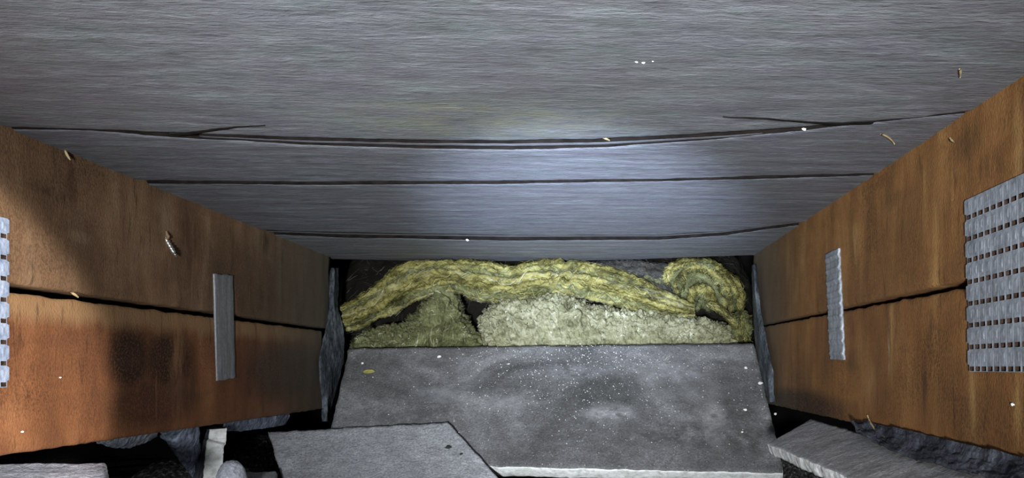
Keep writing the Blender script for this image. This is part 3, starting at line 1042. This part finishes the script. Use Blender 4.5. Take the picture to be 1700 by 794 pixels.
# packing behind everything, near-black so its colour carries the void's shade
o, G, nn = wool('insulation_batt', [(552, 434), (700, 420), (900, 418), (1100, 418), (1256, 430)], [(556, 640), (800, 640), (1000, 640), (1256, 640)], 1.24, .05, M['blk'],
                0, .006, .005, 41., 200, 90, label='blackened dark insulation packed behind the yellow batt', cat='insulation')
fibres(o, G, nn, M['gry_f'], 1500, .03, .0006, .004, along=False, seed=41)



def layered(name, TOP, BOT, d, bulge, n, mats, fmats, wob, nu, seed, kink=None, fib=700, flen=.12, depth_fn=None, **kw):
    """a batt of separate wool layers: the core is the thing, each layer one of its parts"""
    T, B = smooth1(resample(TOP, nu), 3), smooth1(resample(BOT, nu), 3)
    r = random.Random(seed)
    ins = .12
    core, G, nn = wool(name, (T + (B - T) * ins).tolist(), (B + (T - B) * ins).tolist(), d + .006, bulge * .8, M['oli'], 0, .0035, .002, seed, nu, 90, depth_fn=depth_fn, **kw)
    u = np.linspace(0, 1, nu)
    nrm = (B - T) / (np.linalg.norm(B - T, axis=1, keepdims=True) + 1e-6)
    kw_ = 1 + (kink(u) if kink else 0)

    def bound(q, k):
        w_ = wob * kw_ * (pn(u * 6 + k * .31, seed, k * .55) + .75 * pn(u * 17 + k * .5, seed + 4, k * .8) + .45 * pn(u * 50, seed, k * 1.3))
        if kink: w_ = w_ + 5.0 * kink(u) * np.sin(u * 150 + k * .9) * .8
        return T + (B - T) * q + nrm * w_[:, None]
    edges = [k / n + (r.uniform(-.42, .42) / n if 0 < k < n else 0) for k in range(n + 1)]
    for k in range(n):
        a, b = bound(edges[k] - .02, k), bound(edges[k + 1] - .015, k + 1)
        a0, a1 = (0, nu) if k not in (1, n - 2) else (int(nu * r.uniform(0, .12)), int(nu * r.uniform(.86, 1)))
        mid = math.sin(math.pi * (k + .5) / n)
        mt = mats[k % len(mats)]
        o, G, nn = wool('wool_layer', a[a0:a1].tolist(), b[a0:a1].tolist(), d - bulge * (.25 + .55 * mid) + r.uniform(-.009, .005), .0085, M[mt], 0, .0034, .0030, seed + k * 3.1, a1 - a0, 40,
                        depth_fn=(lambda f, a0=a0, a1=a1: lambda uu: f(a0 / nu + uu * (a1 - a0) / nu))(depth_fn) if depth_fn else None, parent=core)
        fibres(core, G, nn, M[fmats[k % len(fmats)]], fib, flen, .00055, .0022, .14, True, seed * 10 + k)
    return core


# yellow folded batt across the bay
TOP = [(566, 512), (598, 494), (626, 477), (648, 454), (681, 437), (716, 435), (792, 436), (830, 444), (858, 447), (880, 438), (918, 436), (968, 438), (1021, 450), (1051, 461), (1089, 478), (1127, 497), (1154, 510)]
BOT = [(566, 551), (600, 545), (636, 527), (666, 511), (691, 499), (729, 486), (756, 483), (779, 495), (817, 503), (855, 499), (892, 492), (918, 489), (943, 488), (976, 495), (1026, 508), (1084, 524), (1120, 527), (1154, 524)]
layered('insulation_batt', TOP, BOT, 1.135, .034, 9, ('yel', 'yel', 'oli', 'yel', 'yel'), ('yel_f', 'oli_f', 'yel_f', 'pal_f', 'yel_f'), 3.4, 420, 3,
        kink=lambda u: .9 * np.exp(-((u - .635) / .045) ** 2) + .35 * np.exp(-((u - .33) / .05) ** 2), fib=420, flen=.045,
        depth_fn=lambda u: .012 * np.cos(u * 9) - .01 * np.exp(-((u - .65) / .2) ** 2),
        label='long yellow mineral wool batt folded in wavy layers under the ceiling edge', cat='insulation')

# grey dark wool above the right part of the batt
layered('insulation_batt', [(975, 437), (1020, 436), (1070, 438), (1112, 442)], [(985, 452), (1040, 470), (1100, 494), (1152, 514)], 1.155, .022, 5, ('gry', 'gry', 'oli'), ('gry_f', 'gry_f'), 2.2, 150, 9,
        fib=200, flen=.16, label='dark grey wool layer between the yellow batt and the rolled end', cat='insulation')

# pale lump on the right, behind the board
o, G, nn = wool('insulation_lump', [(799, 556), (805, 527), (822, 509), (850, 501), (885, 500), (918, 494), (950, 500), (976, 511), (1010, 515), (1039, 524), (1080, 524), (1102, 529), (1164, 534), (1202, 542), (1232, 562)],
                [(806, 600), (860, 612), (950, 612), (1050, 612), (1150, 612), (1222, 600)], 1.128, .042, M['pal'], 0, .0065, .0072, 13., 520, 190,
                label='long pale yellow white mineral wool lump just behind the large board', cat='insulation')
fibres(o, G, nn, M['pal_f'], 1500, .011, .0020, .0009, along=False, seed=13)
fibres(o, G, nn, M['pal_f'], 700, .030, .0006, .0016, along=False, seed=14)

# olive lump on the left
o, G, nn = wool('insulation_lump', [(584, 578), (598, 556), (640, 549), (676, 545), (692, 528), (704, 508), (722, 492), (742, 484), (758, 495), (766, 520), (780, 552), (796, 582)],
                [(590, 606), (640, 612), (680, 612), (720, 612), (760, 612), (800, 604)], 1.128, .034, M['oli'], 0, .0105, .0070, 19., 340, 170,
                label='peaked olive grey mineral wool lump on the left behind the large board', cat='insulation')
fibres(o, G, nn, M['oli_f'], 1100, .022, .0010, .0014, along=False, seed=19)
fibres(o, G, nn, M['pal_f'], 500, .03, .0009, .0025, along=False, seed=20)

# rolled end at the right
OUT = [(1106, 476), (1100, 454), (1114, 438), (1142, 431), (1176, 433), (1203, 447), (1222, 466), (1234, 492), (1230, 520)]
INN = [(1140, 496), (1136, 474), (1142, 458), (1156, 452), (1170, 455), (1182, 465), (1191, 478), (1199, 496), (1202, 514)]
ro = layered('insulation_roll', OUT, INN, 1.150, .030, 6, ('yel', 'yel', 'oli', 'yel', 'oli'), ('yel_f', 'yel_f', 'oli_f'), 2.2, 240, 23, fib=330, flen=.10,
             label='curled yellow mineral wool roll at the right end of the opening', cat='insulation')
layered('roll_core', [(1130, 498), (1138, 466), (1152, 452), (1172, 456), (1189, 474), (1203, 508)],
        [(1160, 516), (1161, 510), (1164, 506), (1167, 506), (1170, 508), (1176, 516)], 1.152, .024, 5, ('oli', 'oli', 'yel'), ('oli_f', 'oli_f', 'yel_f'), 1.6, 140, 29, fib=160, flen=.12, parent=ro, label='darker olive core of the roll')
# strand lying out of the roll and a tuft beside it
o, G, nn = wool('insulation_tuft', [(1176, 500), (1192, 506), (1208, 517), (1224, 532)], [(1174, 506), (1190, 516), (1204, 528), (1219, 541)], 1.104, .008, M['pal'], 3, .0012, 0, 31., 90, 50,
                label='pale wool strand slanting down out of the roll', cat='insulation')
fibres(o, G, nn, M['yel_f'], 400, .2, .0007, .002, .04, True, 31)
o, G, nn = wool('insulation_tuft', [(1218, 538), (1226, 524), (1236, 522), (1243, 535)], [(1216, 560), (1226, 566), (1236, 566), (1242, 558)], 1.112, .014, M['oli'], 0, .005, .006, 37., 90, 60,
                label='small olive wool tuft in the corner by the right joist', cat='insulation')
fibres(o, G, nn, M['yel_f'], 300, .10, .0007, .004, along=False, seed=37)


# ------------------------------------------------------------------ small litter
def on_panel(px, py):
    a, b, c_ = (Vector(panel_c[k]) for k in (0, 1, 2))
    # two triangles of the board's face
    o_ = Vector((0, 0, CZ))
    for tri in ((panel_c[0], panel_c[1], panel_c[2]), (panel_c[0], panel_c[2], panel_c[3])):
        n = (tri[1] - tri[0]).cross(tri[2] - tri[0]).normalized()
        r = at(px, py, 1.) - o_
        d = n.dot(tri[0] - o_) / n.dot(r)
        p = o_ + r * d
        if tri is not None and (px > 900) == (tri[1] is panel_c[1]): break
    if n.z < 0: n = -n
    return p, n


def crumb_mesh(r, seed):
    n, m = 6, 8
    V = []
    rr = random.Random(seed)
    for i in range(n):
        th = math.pi * i / (n - 1)
        for j in range(m):
            k = r * (.7 + .5 * rr.random())
            V.append((k * math.sin(th) * math.cos(2 * math.pi * j / m), k * math.sin(th) * math.sin(2 * math.pi * j / m), k * .7 * math.cos(th)))
    return mesh('crumb', V, [tuple(reversed(q)) for q in grid_faces(n, m, True)], False)


def crumb(px, py, r, mat, label, stretch=1., name='crumb', cat='crumb', group=None, rot=0.):
    p, n = on_panel(px, py)
    r *= .8
    o = link(name, crumb_mesh(r, int(px * 7 + py)), mat, label=label, cat=cat, group=group)
    o.location = p + n * r * .35
    o.rotation_euler = (n.to_track_quat('Z', 'Y')).to_euler()
    o.scale = (stretch, 1, 1)
    return o


crumb(1018, 579, .0042, M['black'], 'largest black crumb on the top edge of the large board', 1.7)
crumb(1175, 580, .0026, M['black'], 'flat black crumb near the top right corner of the large board', 1.8)
crumb(765, 629, .0022, M['black'], 'small black crumb left of centre on the large board', 1.)
crumb(1238, 612, .0026, M['white'], 'white crumb near the right edge of the large board, uppermost', 1.2)
crumb(1262, 637, .0030, M['white'], 'white flake right on the right edge of the large board', 1.6)
crumb(1237, 681, .0022, M['white'], 'white crumb lower on the right side of the large board', 1.5)
crumb(1287, 688, .0022, M['white'], 'white crumb at the right edge beside the dark corner gap', 1.)
crumb(729, 593, .0026, M['white'], 'white crumb near the top left of the large board', 1.5)
crumb(845, 606, .0022, M['white'], 'white crumb on the large board below the pale lump', 1.4)
crumb(602, 604, .0022, M['white'], 'white crumb in the top left corner of the large board', 1.)
crumb(750, 669, .0016, M['white'], 'thin pale flake in the left middle of the large board', 5.)
crumb(1232, 718, .0018, M['white'], 'white crumb low on the right part of the large board', 1.)
lower_c = [at(487, 850, .866), at(878, 850, .858), at(744, 702, .953), at(445, 718, .954)]
ln = (lower_c[1] - lower_c[2]).cross(lower_c[3] - lower_c[2]).normalized()
if ln.z < 0: ln = -ln
for (px, py, r, st_, lab) in ((745, 744, .0026, 1.6, 'black crumb near the right edge of the ribbed board'), (766, 755, .0016, 1.4, 'tiny black crumb at the right edge of the ribbed board')):
    ray = at(px, py, 1.) - Vector((0, 0, CZ))
    p = Vector((0, 0, CZ)) + ray * (ln.dot(lower_c[2] - Vector((0, 0, CZ))) / ln.dot(ray))
    o = link('crumb', crumb_mesh(r, px), M['black'], label=lab, cat='crumb')
    o.location = p + ln * (r * .4 + .0006)
    o.rotation_euler = ln.to_track_quat('Z', 'Y').to_euler()
    o.scale = (st_, 1, 1)
# countless grit on the large board
V, Fc = [], []
P00 = [np.array(p) for p in panel_c]
nrm = (panel_c[1] - panel_c[0]).cross(panel_c[3] - panel_c[0]).normalized()
for i in range(900):
    a = min(.99, max(.01, random.gauss(.58, .2)))
    b = min(.99, max(.02, 1 - abs(random.gauss(0, .38))))
    p = (1 - a) * (1 - b) * P00[0] + a * (1 - b) * P00[1] + a * b * P00[2] + (1 - a) * b * P00[3] + np.array(nrm) * .0004
    r = random.choice((.0005, .0006, .0008, .0011))
    k = len(V)
    for (dx, dy, dz) in ((1, 0, 0), (-.6, .8, 0), (-.5, -.9, .1), (0, 0, 1.1)):
        V.append(p + r * np.array((dx * random.uniform(.6, 1.3), dy, dz)))
    Fc += [(k, k + 1, k + 3), (k + 1, k + 2, k + 3), (k + 2, k, k + 3), (k, k + 2, k + 1)]
link('grit', mesh('grit', V, Fc, False), M['white'], label='fine pale grit scattered over the large dark board', cat='grit', kind='stuff')


# leaf on the board
def leaf():
    p, n = on_panel(613, 619)
    n_ = 15
    e1 = (panel_c[1] - panel_c[0]).normalized()
    e2 = n.cross(e1)
    top, bot = [], []
    for i in range(n_):
        s = i / (n_ - 1)
        w_ = .0036 * math.sin(math.pi * s) ** .8 + .0001
        r1, r2 = [], []
        for k in (-1, -.5, 0, .5, 1):
            q = p + e1 * ((s - .5) * .017) + e2 * (w_ * k) + n * (.0012 + .0012 * abs(k) * math.sin(math.pi * s) + .001 * s)
            r1.append(list(q + n * .0005))
            r2.append(list(q))
        top.append(r1)
        bot.append(r2)
    return link('dry_leaf', solid('dry_leaf', np.array(top), np.array(bot), True), [M['leaf'], M['leaf']], label='small yellowish dry leaf on the left of the large board', cat='leaf')


leaf()


# litter stuck to joists and ceiling
def joist_pt(px, py, side, out=.0012):
    x = (XL + out) if side < 0 else (XR - out)
    return face_pt(px, py, x)


def ceil_pt(px, py):
    x, y = on_ceiling(px, py)
    return Vector((x, y, CZ + ceil_h(x, y) - .0014))


splinter('wood_splinter', joist_pt(108, 249, -1, .002), joist_pt(117, 266, -1, .004), .0009, M['straw'], label='straw coloured splinter at the top of the left joist', cat='splinter')
splinter('wood_splinter', joist_pt(118, 486, -1, .002), joist_pt(130, 494, -1, .003), .0010, M['straw'], label='straw coloured splinter caught in the crack of the left joist', cat='splinter')
splinter('wood_splinter', joist_pt(1577, 229, 1, .002), joist_pt(1584, 236, 1, .002), .0006, M['straw'], label='tiny straw splinter high on the right joist', cat='splinter')
splinter('wood_splinter', joist_pt(1440, 690, 1, .002), joist_pt(1468, 726, 1, .006), .0008, M['straw'], label='pale splinter peeling from the foot of the right joist', cat='splinter')
splinter('wood_splinter', ceil_pt(1593, 110), ceil_pt(1594, 124), .0008, M['straw'], label='short pale splinter stuck to the near ceiling board at right', cat='splinter')
splinter('wood_splinter', ceil_pt(1462, 219), ceil_pt(1485, 236), .0007, M['straw'], label='thin pale splinter on the second ceiling board near the right joist', cat='splinter')
splinter('wood_splinter', ceil_pt(1002, 226), ceil_pt(1012, 230), .0008, M['straw'], label='tiny straw splinter in the wide ceiling joint at centre', cat='splinter')


def stuck(p, r, label, stretch=1.):
    o = link('paint_flake', crumb_mesh(r * .8, int(p.x * 1e4)), M['white'], label=label, cat='flake')
    o.location = p
    o.scale = (stretch, 1, 1)


stuck(ceil_pt(1057, 97), .0012, 'left white flake of the three on the near ceiling board')
stuck(ceil_pt(1068, 98), .0014, 'middle white flake of the three on the near ceiling board')
stuck(ceil_pt(1084, 96), .0009, 'right white flake of the three on the near ceiling board')
stuck(ceil_pt(1335, 211), .0014, 'white flake in the ceiling joint towards the right', 1.3)
stuck(ceil_pt(776, 397), .0026, 'white flake in the far ceiling joint left of centre')
stuck(joist_pt(37, 717, -1), .0012, 'white flake low on the near left joist')
stuck(joist_pt(100, 627, -1), .0010, 'white flake on the lower timber of the left joist')
stuck(joist_pt(1681, 672, 1), .0013, 'white flake low on the right joist near the frame edge')
